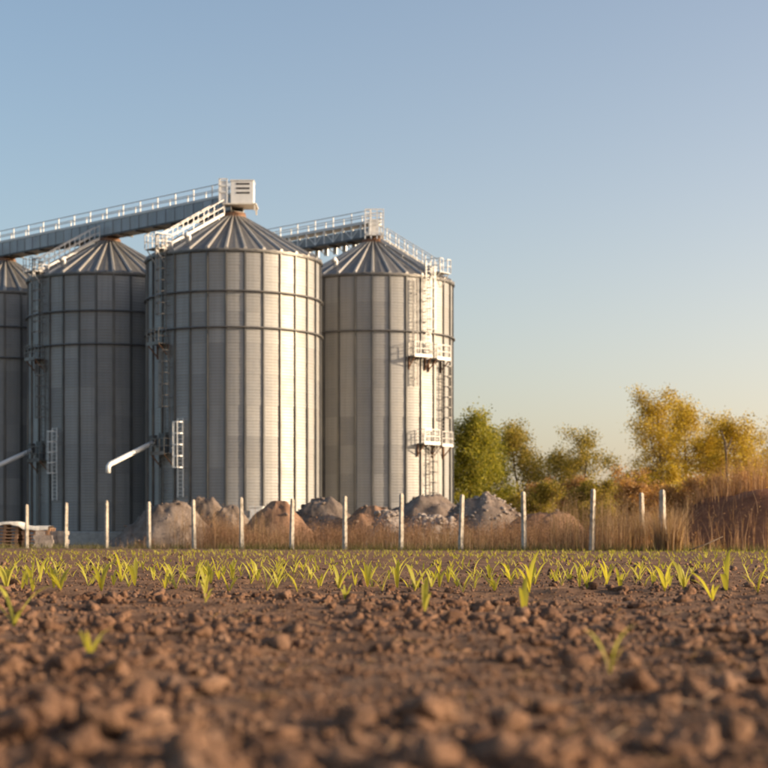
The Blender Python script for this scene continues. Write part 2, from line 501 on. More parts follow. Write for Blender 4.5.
def wall_panel_mesh():
    mb = MB(); n = 4
    rows = [(SR, TH), (SR + 0.012, TH/2 + 0.0), (SR, TH/2 - 0.001), (SR + 0.014, 0.0), (SR - 0.01, -0.001)]
    for (r, z) in rows:
        for k in range(n + 1):
            a = (k/n - 0.5)*STEP
            mb.v.append((math.sin(a)*r, -math.cos(a)*r, z))
    for i in range(len(rows)-1):
        for k in range(n):
            mb.f.append((i*(n+1)+k, (i+1)*(n+1)+k, (i+1)*(n+1)+k+1, i*(n+1)+k+1))
    return mb.mesh('wall_panel', M['wall'], False)
def roof_panel_mesh():
    mb = MB()
    r0, z0, r1, z1 = SR + 0.22, ZE + 0.0, APEX_R, APEX_Z
    h = STEP/2
    P = []
    for (r, z) in ((r0, z0), ((r0+r1)/2, (z0+z1)/2), (r1, z1)):
        for t, dz in ((-1, 0), (-0.35, 0.02), (0, 0.05*r/r0 + 0.02), (0.35, 0.02), (1, 0)):
            a = t*h
            P.append((math.sin(a)*r, -math.cos(a)*r, z + dz))
    mb.v = P
    for i in range(2):
        for k in range(4):
            mb.f.append((i*5+k, i*5+k+1, (i+1)*5+k+1, (i+1)*5+k))
    # eave drip edge
    b = len(mb.v)
    for k in range(5):
        x, y, z = P[k]; mb.v.append((x, y, z - 0.10))
    for k in range(4):
        mb.f.append((b+k, b+k+1, k+1, k))
    return mb.mesh('roof_panel', M['roof'])
def rib_mesh():
    mb = MB()
    r0, z0, r1, z1 = SR + 0.20, ZE + 0.02, APEX_R + 0.02, APEX_Z + 0.02
    w0, w1, h0, h1 = 0.15, 0.07, 0.16, 0.15
    P = [(-w0,-r0,z0),(w0,-r0,z0),(w0*0.5,-r0,z0+h0),(-w0*0.5,-r0,z0+h0),
         (-w1,-r1,z1),(w1,-r1,z1),(w1*0.5,-r1,z1+h1),(-w1*0.5,-r1,z1+h1)]
    mb.v = P
    mb.f = [(0,1,2,3),(4,7,6,5),(1,5,6,2),(2,6,7,3),(3,7,4,0),(0,4,5,1)]
    return mb.mesh('roof_rib', M['rib'])
def stiff_mesh():
    mb = MB()
    for (za, zb, w, d) in ((Z0, Z0+9.4, 0.085, 0.15), (Z0+9.4, ZE-0.12, 0.07, 0.13)):
        y0, y1 = -SR + 0.02, -SR - d
        P = [(-w-0.035,y0-0.035,za),(-w,y0-0.035,za),(-w*0.75,y1,za),(w*0.75,y1,za),(w,y0-0.035,za),(w+0.035,y0-0.035,za)]
        b = len(mb.v)
        mb.v += P + [(x, y, zb) for x, y, z in P]
        for k in range(5): mb.f.append((b+k, b+k+1, b+k+7, b+k+6))
        mb.f.append(tuple(b+k for k in (5,4,3,2,1,0))); mb.f.append(tuple(b+6+k for k in range(6)))
    return mb.mesh('stiffener', M['stiff'])
ME_PANEL, ME_ROOF, ME_RIB, ME_STIFF = wall_panel_mesh(), roof_panel_mesh(), rib_mesh(), stiff_mesh()

def ladder(parent, a, z0, z1, mat, cage=True, off=0.22):
    mb = MB(); r = SR + off
    for x in (-0.24, 0.24):
        mb.box(x-0.035, x+0.035, -r-0.03, -r+0.03, z0, z1)
    z = z0 + 0.15
    while z < z1:
        mb.box(-0.21, 0.21, -r-0.02, -r+0.02, z-0.018, z+0.018); z += 0.3
    z = z0 + 0.6
    while z < z1:                    # stand-offs to the wall
        for x in (-0.24, 0.24): mb.box(x-0.02, x+0.02, -r+0.03, -SR+0.02, z-0.02, z+0.02)
        z += 2.3
    ld = mb.build('ladder', mat, parent, rz=R_(a))
    if cage:
        mb = MB()
        hoop = [(0.40*math.sin(t), -r-0.28-0.46*math.cos(t)*(1 if math.cos(t) > 0 else 0.5)) for t in np.linspace(-2.1, 2.1, 9)]
        z = z0 + (2.2 if z1 - z0 > 4 else 0.5)
        zz = z
        while z < z1 + 0.2:
            for p, q in zip(hoop[:-1], hoop[1:]):
                mb.bar((*p, z), (*q, z), 0.035, 0.07)
            z += 0.85
        for i in (1, 3, 4, 5, 7):
            mb.bar((*hoop[i], zz), (*hoop[i], z - 0.85), 0.045, 0.03)
        c = mb.build('safety_cage', mat, ld)
    return ld

def platform(parent, a, z, w, d, mat, railm, rails=True):
    mb = MB()
    y0, y1 = -SR - 0.10, -SR - d
    mb.box(-w/2, w/2, y1, y0, z-0.06, z)
    mb.box(-w/2-0.03, w/2+0.03, y1-0.03, y1, z-0.14, z+0.12)
    p = mb.build('platform', mat, parent, rz=R_(a))
    for x in (-w/2+0.05, w/2-0.05):
        mb = MB()
        mb.bar((x, y0+0.1, z-1.0), (x, y1+0.05, z-0.08), 0.07)
        mb.box(x-0.035, x+0.035, y0-0.02, -SR+0.02, z-1.1, z-0.06)
        mb.build('bracket', M['rust'], p)
    if rails:
        mb = MB()
        for x in (-w/2, -w/6, w/6, w/2): mb.box(x-0.025, x+0.025, y1-0.02, y1+0.03, z+0.12, z+1.1)
        for x in (-w/2, w/2): mb.box(x-0.025, x+0.025, y0-0.03, y0+0.02, z, z+1.1)
        for zz in (0.55, 1.1):
            mb.box(-w/2, w/2, y1-0.02, y1+0.02, z+zz-0.025, z+zz+0.025)
            for x in (-w/2, w/2): mb.box(x-0.02, x+0.02, y1, y0, z+zz-0.025, z+zz+0.025)
        mb.build('guard_rail', railm, p)
    return p

def roof_stair(parent, a, mat, railm):
    n = 20
    r0, z0, r1, z1 = SR + 0.15, ZE + 0.33, APEX_R + 0.35, APEX_Z + 0.22
    mb = MB()
    for x in (-0.36, 0.36):
        mb.bar((x, -r0, z0), (x, -r1, z1), 0.06, 0.22)
    for k in range(n):
        t = (k + 0.5)/n
        y, z = -(r0 + (r1-r0)*t), z0 + (z1-z0)*t + 0.06
        mb.box(-0.33, 0.33, y-0.12, y+0.12, z-0.02, z+0.02)
    for t in (0.03, 0.3, 0.6, 0.92):   # feet on the roof ribs
        y, z = -(r0 + (r1-r0)*t), z0 + (z1-z0)*t
        for x in (-0.36, 0.36): mb.box(x-0.03, x+0.03, y-0.03, y+0.03, z-0.42, z)
    st = mb.build('roof_stair', mat, parent, rz=R_(a))
    for x in (-0.40, 0.40):
        mb = MB()
        for k in range(7):
            t = k/6
            y, z = -(r0 + (r1-r0)*t), z0 + (z1-z0)*t
            mb.box(x-0.03, x+0.03, y-0.03, y+0.03, z, z+1.1)
        for h in (0.55, 1.1):
            mb.bar((x, -r0, z0+h), (x, -r1, z1+h), 0.055)
        mb.build('handrail', railm, st)
    # eave landing
    mb = MB()
    y0, y1, z = -SR + 0.55, -SR - 0.95, ZE + 0.36
    mb.box(-0.75, 0.75, y1, y0, z-0.05, z)
    for x in (-0.6, 0.6): mb.bar((x, y1+0.1, z-0.06), (x, -SR-0.05, z-1.1), 0.06)
    for (x0, x1, ya, yb) in ((-0.75,-0.75,y1,y0),(0.75,0.75,y1,y0),(-0.75,-0.30,y1,y1),(0.30,0.75,y1,y1)):
        for h in (0.55, 1.1): mb.bar((x0, ya, z+h), (x1, yb, z+h), 0.05)
        for (x, y) in ((x0, ya), (x1, yb)): mb.box(x-0.028, x+0.028, y-0.028, y+0.028, z, z+1.12)
    mb.build('eave_landing', railm, st)
    return st

def make_silo(kind):
    t = empty('grain_silo', (0, 0, 0))
    mb = MB()
    mb.lathe([(SR+0.42, -0.06), (SR+0.42, Z0-0.14), (SR+0.34, Z0-0.03), (SR-0.4, Z0-0.01)], 72)
    mb.build('foundation', M['conc'], t)
    for i in range(NT):
        for k in range(NC):
            link('wall_panel', ME_PANEL, t, (0, 0, Z0 + i*TH), (k + 0.5)*STEP)
    for k in range(NC):
        link('stiffener', ME_STIFF, t, None, k*STEP + 1e-6)
    for k in range(NC):
        link('roof_panel', ME_ROOF, t, None, (k + 0.5)*STEP)
        link('roof_rib', ME_RIB, t, None, k*STEP + 1e-6)
    for z in ((18.95, 16.25) if kind == 'A' else (17.4,)):
        mb = MB()
        mb.tube([(math.sin(q)*(SR+0.19), -math.cos(q)*(SR+0.19), z) for q in np.linspace(0, 2*math.pi, 91)[:-1]], 0.075, 6, True)
        mb.build('wind_ring', M['ring'], t, True)
    mb = MB()
    mb.lathe([(SR+0.03, ZE-0.20), (SR+0.17, ZE-0.16), (SR+0.17, ZE-0.04), (SR+0.04, ZE-0.03)], 90)
    mb.build('eave_ring', M['stiff'], t)
    mb = MB()
    mb.lathe([(APEX_R+0.10, APEX_Z-0.04), (APEX_R+0.10, APEX_Z+0.30), (APEX_R-0.05, APEX_Z+0.42), (0.02, APEX_Z+0.46)], 24)
    mb.build('peak_collar', M['rust'], t)
    for a in (-34, 118, 165, 210, 262):
        mb = MB()
        c = pol(a, SR-1.35, 0); zc = ZE + (APEX_Z-ZE)*((SR+0.22-(SR-1.35))/(SR+0.22-APEX_R))
        c2 = pol(a, SR-0.95, 0)
        mb.tube([(c.x,c.y,zc-0.1),(c.x,c.y,zc+0.45),((c.x+c2.x)/2,(c.y+c2.y)/2,zc+0.62),(c2.x,c2.y,zc+0.42)], [0.17,0.17,0.18,0.19], 10)
        mb.build('roof_vent', M['zinc'], t, True)
    if kind == 'A':
        ladder(t, -44, 15.2, ZE+1.2, M['ladder'])
        platform(t, -47, 15.2, 1.5, 1.0, M['ladder'], M['ladder'])
        ladder(t, -41, 8.2, 15.2, M['ladder'])
        platform(t, -43, 6.9, 1.6, 1.0, M['ladder'], M['ladder'])
        ladder(t, -30, 3.6, 9.5, M['zinc'], True)
        ladder(t, -47, 1.2, 6.9, M['ladder'], False)
        # wall hatch beside the ladder
        mb = MB()
        mb.box(-0.45, 0.45, -SR-0.16, -SR+0.05, 7.0, 8.4)
        mb.box(-0.55, 0.55, -SR-0.12, -SR+0.05, 6.9, 8.5)
        mb.build('wall_hatch', M['dark'], t, rz=R_(-46))
        # side discharge spout
        a0 = pol(-58, SR-0.05, 7.9); e = Vector((-8.4, -8.3, 5.95))
        mb = MB()
        mb.tube([a0, a0 + (e-a0)*0.5, e, e + Vector((-0.10, -0.10, -0.18)), e + Vector((-0.12, -0.12, -0.65))], 0.19, 10)
        sp = mb.build('discharge_spout', M['white'], t, True)
        mb = MB()
        b = pol(-58, SR+0.12, 8.0)
        mb.box(-0.35, 0.35, -SR-0.35, -SR+0.05, 7.55, 8.35)
        s2 = mb.build('spout_gate', M['dark'], sp, rz=R_(-58))
        roof_stair(t, -50, M['rail_white'], M['rail_white'])
    else:
        ladder(t, 41, 15.4, ZE+1.2, M['rail'])
        platform(t, 32.5, 15.4, 1.7, 1.0, M['rail'], M['rail'])
        platform(t, 49, 15.3, 1.7, 1.0, M['rail'], M['rail'])
        ladder(t, 57, 8.3, 15.3, M['ladder'])
        platform(t, 39, 8.3, 1.6, 1.0, M['rail'], M['rail'])
        platform(t, 53, 8.2, 1.5, 1.0, M['rail'], M['rail'])
        ladder(t, 44, 1.2, 8.3, M['ladder'])
        ladder(t, 30, 13.0, ZE-0.4, M['ladder'], False)
        roof_stair(t, 51, M['rail_white'], M['rail_white'])
    return t

SP = {'s1': (-34.4, 154.5), 's2': (-23.3, 144.3), 's3': (-11.77, 133.4), 's4': (-0.94, 144.8), 's5': (-12.3, 155.7)}
silo3 = make_silo('A'); silo3.location = (*SP['s3'], 0)
tag(silo3, 'tall grain silo under the boxy white conveyor head, long white spout on its side', 'grain silo', 'grain silos')
s2 = copy_tree(silo3); s2.location = (*SP['s2'], 0)
tag(s2, 'dark shaded grain silo first along the long conveyor from the white head box', 'grain silo', 'grain silos')
s1 = copy_tree(silo3); s1.location = (*SP['s1'], 0)
tag(s1, 'darkest grain silo, second along the long conveyor from the white head box', 'grain silo', 'grain silos')
s4 = make_silo('B'); s4.location = (*SP['s4'], 0)
tag(s4, 'sunlit grain silo with caged ladders, white platforms and a single wind ring, beside the trees', 'grain silo', 'grain silos')
s5 = make_silo('plain'); s5.location = (*SP['s5'], 0)
for ch in list(s5.children):
    if ch.name.split('.')[0] in ('ladder', 'platform', 'roof_stair'):
        for q in list(ch.children_recursive): bpy.data.objects.remove(q)
        bpy.data.objects.remove(ch)
tag(s5, 'plain grain silo hidden behind the two front silos under the short conveyor', 'grain silo', 'grain silos')

# ------------------------------------------------------------------ conveyors
def conveyor(name, p0, p1, z, start, end, label, seat, lattice=False):
    """runs along local +X from p0 towards p1"""
    p0 = Vector(p0); p1 = Vector(p1)
    d = p1 - p0; L = d.length
    rz = math.atan2(d.y, d.x)
    t = empty(name, (p0.x, p0.y, z), rz)
    n = int((end - start)/1.12)
    w = 0.62
    pl = (end - start)/n
    mb = MB(); mb.box(0.012, pl-0.012, -0.02, 0.02, 0.02, 1.10)
    for x in (0.03, pl-0.03): mb.box(x-0.03, x+0.03, -0.055, -0.02, 0.0, 1.12)
    me = mb.mesh('side_panel', M['conv'])
    for k in range(n if not lattice else 0):
        for s in (-1, 1):
            link('side_panel', me, t, (start + (k if s > 0 else k+1)*pl, s*w, 0), 0 if s < 0 and False else (math.pi if s > 0 and False else 0))
    for o in [c for c in t.children]:
        if o.location.y > 0: o.rotation_euler = (0, 0, math.pi); o.location.x += pl
        else: o.location.x -= pl
    mb = MB(); mb.box(start, end, -w-0.10, w+0.10, -0.14, 0.0)
    for x in np.arange(start+0.5, end, 2.24): mb.box(x-0.06, x+0.06, -w-0.14, w+0.14, -0.26, -0.141)
    mb.build('bottom_tray', M['dark'], t)
    mb = MB(); mb.box(start, end, -w-0.06, w+0.06, 1.125, 1.16)
    mb.build('walkway_deck', M['zinc'], t)
    for s in (-1, 1):
        mb = MB(); y = s*(w+0.03)
        for x in np.arange(start, end+0.01, 2.24): mb.box(x-0.035, x+0.035, y-0.03, y+0.03, 1.165, 2.20)
        for zz in (1.66, 2.20): mb.box(start, end, y-0.03, y+0.03, zz-0.03, zz+0.03)
        mb.box(start, end, y-0.012, y+0.012, 1.165, 1.32)
        mb.build('guard_rail', M['rail_white'], t)
    for x in seat:                    # trestles standing on the silo peaks
        mb = MB(); base = APEX_Z + 0.36 - z
        for (sx, sy) in ((-1,-1),(-1,1),(1,-1),(1,1)):
            mb.bar((x+sx*0.55, sy*0.5, base-0.25), (x+sx*0.5, sy*0.5, -0.14), 0.12)
        mb.box(x-0.7, x+0.7, -0.6, 0.6, -0.22, -0.142)
        mb.box(x-0.30, x+0.30, -0.3, 0.3, base-0.05, -0.20)
        mb.build('trestle', M['rust'], t)
    if lattice:
        mb = MB()
        for x in np.arange(start+1.0, end-0.5, 1.15):
            mb.box(x-0.22, x+0.22, -w-0.16, -w-0.06, -0.72, -0.10)
            mb.bar((x, -w-0.1, -0.7), (x+0.8, -w-0.1, -0.12), 0.07)
        mb.build('hanger_brackets', M['zinc'], t)
        mb = MB(); mb.box(start+0.2, end-0.2, -0.38, 0.38, 0.005, 0.80); mb.build('trough', M['conv'], t)
        for s in (-1, 1):
            mb = MB(); y = s*(w+0.02)
            xs = np.arange(start, end, 1.12)
            for i, x in enumerate(xs):
                mb.box(x-0.04, x+0.04, y-0.035, y+0.035, 0.002, 1.12)
                if i: mb.bar((xs[i-1], y, 0.05 if i % 2 else 1.05), (x, y, 1.05 if i % 2 else 0.05), 0.05)
            mb.build('side_truss', M['zinc'], t)
    return t, L

Z_A = 26.15
cA, LA = conveyor('conveyor_bridge', SP['s3'], SP['s1'], Z_A, -0.4, 42.0,
        'long covered conveyor bridge with white railings crossing several silo peaks', [0.0, 15.87, 31.0])
tag(cA, 'long covered conveyor bridge with white railings crossing several silo peaks', 'conveyor', 'roof conveyors')
# white head box with louvre slots, plus its narrow gate frame
def head_box(t, w, h, d, loc, rz, slots=True):
    mb = MB()
    mb.box(-w/2, w/2, -d/2, d/2, 0, h)
    mb.box(-w/2-0.05, w/2+0.05, -d/2-0.05, d/2+0.05, h, h+0.07)
    o = mb.build('head_box', M['white'], t, loc=loc, rz=rz)
    if slots:
        for k in range(3):
            mb = MB()
            z = h*(0.42 + 0.2*k)
            mb.box(-w*0.26, w*0.34, -d/2-0.02, -d/2+0.02, z, z+0.13)
            mb.build('louvre_slot', M['slot'], o)
    return o
rzA = cA.rotation_euler.z
def to_local(t, v):                 # world offset -> local of rotated empty
    return Matrix.Rotation(-t.rotation_euler.z, 3, 'Z') @ Vector(v)
hb = head_box(cA, 1.75, 1.75, 1.5, to_local(cA, (0.72, -0.35, 0.45)), -rzA)
mb = MB()
mb.box(-0.9, 1.75, -1.25, 0.95, 0.0, 0.10)
for x in (-0.8, 1.6):
    for y in (-1.1, 0.8): mb.box(x-0.06, x+0.06, y-0.06, y+0.06, -0.45, 0.0)
mb.build('head_deck', M['tarp'], cA, loc=to_local(cA, (0.1, 0, 0.33)), rz=-rzA)
mb = MB()
for x in (-1.05, -0.45):
    for y in (-1.1, 0.6):
        mb.box(x-0.05, x+0.05, y-0.05, y+0.05, 0.43, 2.35)
for z in (1.3, 1.8, 2.32):
    mb.box(-1.05, -0.45, -1.15, -1.05, z-0.05, z+0.05)
    mb.box(-1.09, -1.01, -1.1, 0.6, z-0.04, z+0.04)
mb.box(-1.0, -0.5, -1.07, -1.04, 0.5, 2.2)
mb.build('gate_frame', M['white'], cA, rz=-rzA)
# conveyor over the sunlit silo
dirB = Vector((SP['s5'][0]-SP['s4'][0], SP['s5'][1]-SP['s4'][1]))
cB, LB = conveyor('conveyor_bridge', SP['s4'], SP['s5'], Z_A, -0.3, 17.5,
        '', [0.0, 15.77], lattice=True)
tag(cB, 'short conveyor bridge with white hanger brackets reaching the sunlit silo peak', 'conveyor', 'roof conveyors')
rzB = cB.rotation_euler.z
mb = MB()
for x in (-0.75, -0.25, 0.25, 0.8):
    for y in (-0.85, 0.85): mb.box(x-0.05, x+0.05, y-0.05, y+0.05, -0.3, 2.2)
for z in (0.2, 1.1, 1.65, 2.2):
    for y in (-0.85, 0.85): mb.box(-0.75, 0.8, y-0.04, y+0.04, z-0.045, z+0.045)
    for x in (-0.75, 0.8): mb.box(x-0.04, x+0.04, -0.85, 0.85, z-0.045, z+0.045)
mb.box(-0.8, 0.85, -0.9, 0.9, 0.0, 0.08)
mb.build('top_platform', M['white'], cB, loc=to_local(cB, (0.1, -0.2, 0)), rz=-rzB)
head_box(cB, 0.9, 1.25, 0.8, to_local(cB, (0.05, -0.2, 0.08)), -rzB, False)

# ------------------------------------------------------------------ yard objects
# aeration fan box at the foot of the front silo
fan = empty('aeration_fan', (PX(258, 124.0), 124.0, 0))
mb = MB(); mb.box(-0.55, 0.35, -0.5, 0.6, 1.6, 2.75); mb.box(-0.62, 0.42, -0.57, 0.67, 2.75, 2.83); mb.build('fan_housing', M['white'], fan)
mb = MB(); mb.box(-2.6, -0.55, -0.2, 0.5, 2.0, 2.5); mb.build('air_duct', M['conc'], fan)
mb = MB()
for x in (-0.5, 0.3):
    for y in (-0.4, 0.5): mb.box(x-0.07, x+0.07, y-0.07, y+0.07, -0.05, 1.6)
mb.box(-2.45, -2.3, 0.0, 0.2, -0.05, 2.0)
mb.build('stand', M['dark'], fan)
mb = MB(); mb.tube([(0.75, 0.1, -0.05), (0.75, 0.1, 2.3), (0.75, 0.1, 2.6)], [0.28, 0.28, 0.12], 12); mb.build('cyclone_pipe', M['dark'], fan, True)
tag(fan, 'pale fan box with duct at the foot of the front silo', 'fan')

def mound(name, cx, cy, rx, ry, h, mat, seed, sharp=1.0, rough=0.12, rot=0.0, lean=0.0):
    nr, na = 26, 84
    V = [(0, 0, h)]
    rr = np.linspace(0, 1.0, nr + 1)[1:]
    A = np.linspace(0, 2*math.pi, na, endpoint=False)
    RRg, AAg = np.meshgrid(rr, A, indexing='ij')
    X = RRg*np.cos(AAg); Y = RRg*np.sin(AAg)
    irr = 1 + 0.28*fbm(np.cos(AAg)*1.6 + seed, np.sin(AAg)*1.6, 3, seed)
    q = np.clip(RRg, 0, 1)
    prof = 0.5*(1 + np.cos(math.pi*q**(0.95/sharp)))
    prof = 0.6*prof + 0.4*(1 - q**(1.5/sharp))
    px = X*rx*irr; py = Y*ry*irr
    Zm = h*prof*(1 + 0.5*fbm(px*0.5 + seed*3, py*0.5, 3, seed+1)) + rough*fbm(px*1.8, py*1.8, 5, seed+2)*h*np.clip((1-q)*3, 0, 1)*1.8
    px = px + lean*h*prof
    Zm = np.maximum(Zm, 0) ; Zm = np.where(q > 0.985, -0.12, Zm)
    c, s = math.cos(rot), math.sin(rot)
    Vx = px*c - py*s; Vy = px*s + py*c
    V = np.concatenate([[[lean*h, 0, float(Zm[0].mean())]], np.stack([Vx.ravel(), Vy.ravel(), Zm.ravel()], 1)])
    Fc = []
    def id_(i, k): return 1 + i*na + (k % na)
    tri = [(0, id_(0,k), id_(0,k+1)) for k in range(na)]
    quads = [(id_(i,k), id_(i+1,k), id_(i+1,k+1), id_(i,k+1)) for i in range(nr-1) for k in range(na)]
    me = bpy.data.meshes.new(name); me.from_pydata(V.tolist(), [], tri + quads)
    me.materials.append(mat); me.polygons.foreach_set('use_smooth', [True]*len(me.polygons)); me.update()
    o = link(name, me, None, (cx, cy, 0))
    return o, (Vx, Vy, Zm)
def stones_on(o, surf, n, smin, smax, mat, seed, name='stones'):
    r = np.random.default_rng(seed)
    Vx, Vy, Zm = [a[:23].ravel() for a in surf]
    wts = np.repeat(np.arange(1, 24), 84).astype(float); i = r.choice(len(Vx), n, p=wts/wts.sum())
    P = np.stack([Vx[i] + r.normal(0,0.08,n), Vy[i] + r.normal(0,0.08,n), Zm[i]], 1)
    S = smin*(smax/smin)**(r.uniform(0,1,n)**2)
    me = scatter_lumps(name, mat, P, S, lv1, lf1, seed, 0.15)
    s = link(name, me, o); s['kind'] = 'stuff'
    return s

piles = [  # photo column, depth, half width px, top row, material, sharp, seed, name, label, stones
    (168, 96, 52, 502, 'pile', 0.75, 3, 'earth_pile', 'dark grey broad earth pile below the white spout', 160),
    (204, 101, 40, 500, 'pile', 0.9, 5, 'earth_pile', 'steep earth pile with a sunlit crest behind the dark grey pile', 40),
    (232, 99, 32, 505, 'pile', 0.95, 8, 'earth_pile', 'small peaked earth pile below the pale fan box', 30),
    (276, 86, 42, 505, 'pile_red', 0.8, 11, 'earth_pile', 'rounded brown earth pile with one smooth sunlit flank', 40),
    (322, 95, 44, 500, 'pile', 0.75, 13, 'earth_pile', 'bulky grey brown earth pile in front of the gap between the two lit silos', 220),
    (370, 93, 42, 509, 'pile_red', 0.7, 17, 'earth_pile', 'low earth pile behind a small pale rubble heap', 100),
    (428, 100, 62, 500, 'pile', 0.55, 19, 'earth_pile', 'long flat-topped dark earth pile at the foot of the ladder silo', 160),
    (388, 79, 22, 517, 'rubble', 0.7, 23, 'rubble_heap', 'small round heap of pale broken stone', 420),
    (432, 77, 38, 515, 'rubble', 0.65, 29, 'rubble_heap', 'wide heap of pale broken stone before the flat-topped pile', 700),
    (486, 86, 54, 500, 'pile', 0.62, 31, 'earth_pile', 'large stony earth pile in front of the green tree', 650),
    (545, 74, 48, 513, 'pile_red', 0.62, 37, 'earth_pile', 'smooth low earth pile tapering away towards the dry weeds', 60),
]
for (c, d, hw, top, mt, sh, sd, nm, lab, ns) in piles:
    h = PZ(top, d)*1.0; rx = hw*d/F*1.22
    o, surf = mound(nm, PX(c, d), d, rx, rx*0.85, h, M[mt], sd, sh, 0.16)
    tag(o, lab, 'pile', 'rubble heaps' if mt == 'rubble' else 'earth piles')
    stones_on(o, surf, ns, 0.03, 0.16 if mt != 'rubble' else 0.2, M['rubble'] if ns > 300 else M['pile'], sd)

# red-brown bank behind the fence corner
BKX, BKY = 16.0, 59.0
bk, surf = mound('earth_bank', BKX, BKY, 7.2, 3.2, 2.1, M['bank'], 41, 0.36, 0.08, R_(-4))
tag(bk, 'long red-brown earth bank with dry grass on top', 'earth bank')

# pallets under a tarpaulin
pz = 0.0
pd = 76.0
def pallet_mesh():
    return None
def make_pallet():
    t = empty('pallet', (0,0,0))
    for k in range(7):
        y = -0.55 + k*1.1/6
        mb = MB(); mb.box(-0.62, 0.62, y-0.06, y+0.06, 0.122, 0.145); mb.build('deck_board', M['wood'], t)
    for y in (-0.5, 0, 0.5):
        mb = MB(); mb.box(-0.62, 0.62, y-0.05, y+0.05, 0.0, 0.022); mb.box(-0.62, 0.62, y-0.05, y+0.05, 0.10, 0.1215); mb.build('stringer_board', M['wood'], t)
        for x in (-0.54, 0, 0.54):
            mb = MB(); mb.box(x-0.07, x+0.07, y-0.05, y+0.05, 0.0225, 0.0995); mb.build('block', M['wood'], t)
    return t
pal0 = make_pallet(); first = True
for sx, hgt in ((-0.2, 7), (1.2, 6)):
    for k in range(hgt):
        p = pal0 if first else copy_tree(pal0); first = False
        p.location = (PX(12, pd) + sx + random.uniform(-.04,.04), pd + random.uniform(-.05,.05), 0.0 + k*0.1465)
        p.rotation_euler.z = R_(random.uniform(-1.5, 1.5))
        tag(p, 'reddish wooden pallet in the stacks under the cream tarpaulin', 'pallet', 'stacked pallets')
# tarpaulin: sheet draped over both stacks
def tarp():
    n, m = 46, 22
    u = np.linspace(-1.55, 1.75, n); v = np.linspace(-0.76, 0.76, m)
    U, V = np.meshgrid(u, v)
    top = 0.0 + 6*0.1465 + 0.03 + 0.1465/(1 + np.exp((U-0.55)/0.05))
    ox = np.maximum(np.maximum(-0.86-U, U-1.86+0.0), 0); oy = np.maximum(np.abs(V)-0.66, 0)
    Z = top + 0.07*fbm(U*2.2, V*2.2, 3, 4) + 0.06 - 1.15*np.clip(ox-0.02,0,9) - (1.0 + 0.9*np.clip(0.5 + 2.0*fbm(U*2.5, V*0.5, 3, 8), 0, 1))*oy
    Z = Z + 0.05*np.exp(-((U-0.2)/0.5)**2)
    X = np.clip(U, -0.9 - 0.2*ox, 1.9 + 0.2*ox); Y = np.sign(V)*np.minimum(np.abs(V), 0.68 + 0.25*oy)
    idx = np.arange(n*m).reshape(m, n)
    FQ = np.stack([idx[:-1,:-1], idx[:-1,1:], idx[1:,1:], idx[1:,:-1]], -1).reshape(-1, 4)
    return np_mesh('tarpaulin', np.stack([X.ravel(), Y.ravel(), Z.ravel()], 1), FQ, M['tarp'], True)
tp = link('tarpaulin', tarp(), None, (PX(12, pd), pd, 0))
tag(tp, 'cream tarpaulin thrown over the pallet stacks', 'tarpaulin')
# stacks of pale concrete blocks beside them
mb = MB(); mb.box(-0.195, 0.195, -0.095, 0.095, 0.0, 0.185)
ME_BLOCK = mb.mesh('block', M['rubble'])
rb = random.Random(5)
for (px_, dd, cols, rows_, rz_, lab) in ((43, 74.6, 2, 4, 6, 'low stack of pale concrete blocks against the pallet stacks'), (58, 75.6, 2, 5, -8, 'taller stack of pale concrete blocks next to a concrete post')):
    t = empty('block_stack', (PX(px_, dd), dd, 0), R_(rz_))
    for k in range(rows_):
        for c in range(cols):
            for q in range(2):
                if k == rows_-1 and rb.random() < 0.4: continue
                b = link('block', ME_BLOCK, t, ((c - (cols-1)/2)*0.40 + rb.uniform(-.012,.012) + (0.06 if k % 2 else 0), (q-0.5)*0.21 + rb.uniform(-.012,.012), -0.01 + k*0.188), R_(rb.uniform(-3,3)))
    tag(t, lab, 'block stack', 'concrete block stacks')

# ------------------------------------------------------------------ fence posts
def post_mesh(h, k):
    mb = MB(); w0, w1 = 0.062, 0.052
    for (z, w) in ((-0.15, w0), (h-0.05, w1), (h, w1*0.55)):
        for (x, y) in ((-1,-1),(1,-1),(1,1),(-1,1)): mb.v.append((x*w + 0.006*math.sin(z*3+k), y*w, z))
    for i in range(2):
        for q in range(4): mb.f.append((i*4+q, i*4+(q+1)%4, (i+1)*4+(q+1)%4, (i+1)*4+q))
    mb.f.append((8,9,10,11))
    return mb.mesh('fence_post', M['post'])
PM = [post_mesh(h, k) for k, h in enumerate((1.78, 1.82, 1.86))]
def add_post(x, y, k, tilt=(0,0), label=None):
    o = link('fence_post', PM[k % 3], None, (x, y, 0))
    o.rotation_euler = (R_(tilt[0]), R_(tilt[1]), R_(random.uniform(28, 48)))
    tag(o, label or 'plain upright concrete fence post in the row along the field edge', 'fence post', 'concrete fence posts')
    return o
for i in range(13):
    lab = None
    if i == 12: lab = 'concrete corner post with a second post tight beside it in the dry grass'
    add_post(FX0 + i*FDX, FY0 + i*FDY, i, (random.uniform(-1.5,1.5), random.uniform(-1.8,1.8)), lab)
add_post(PX(661, 50.5), 50.5, 1, (0, 1.0), 'concrete post tight beside the corner post in the dry grass')
add_post(PX(643, 52.0), 52.0, 0, (1, -3), 'leaning concrete fence post half wrapped in pale dry grass')
mb = MB(); mb.tube([(0,0,0.02),(0.5,0.1,0.20),(1.0,0.15,0.42)], [0.022,0.018,0.012], 6)
fp = mb.build('fallen_stick', M['bark'], None, True, (PX(687, 46.0), 46.0, 0)); tag(fp, 'thin bare stick lying at the foot of the earth bank', 'stick')

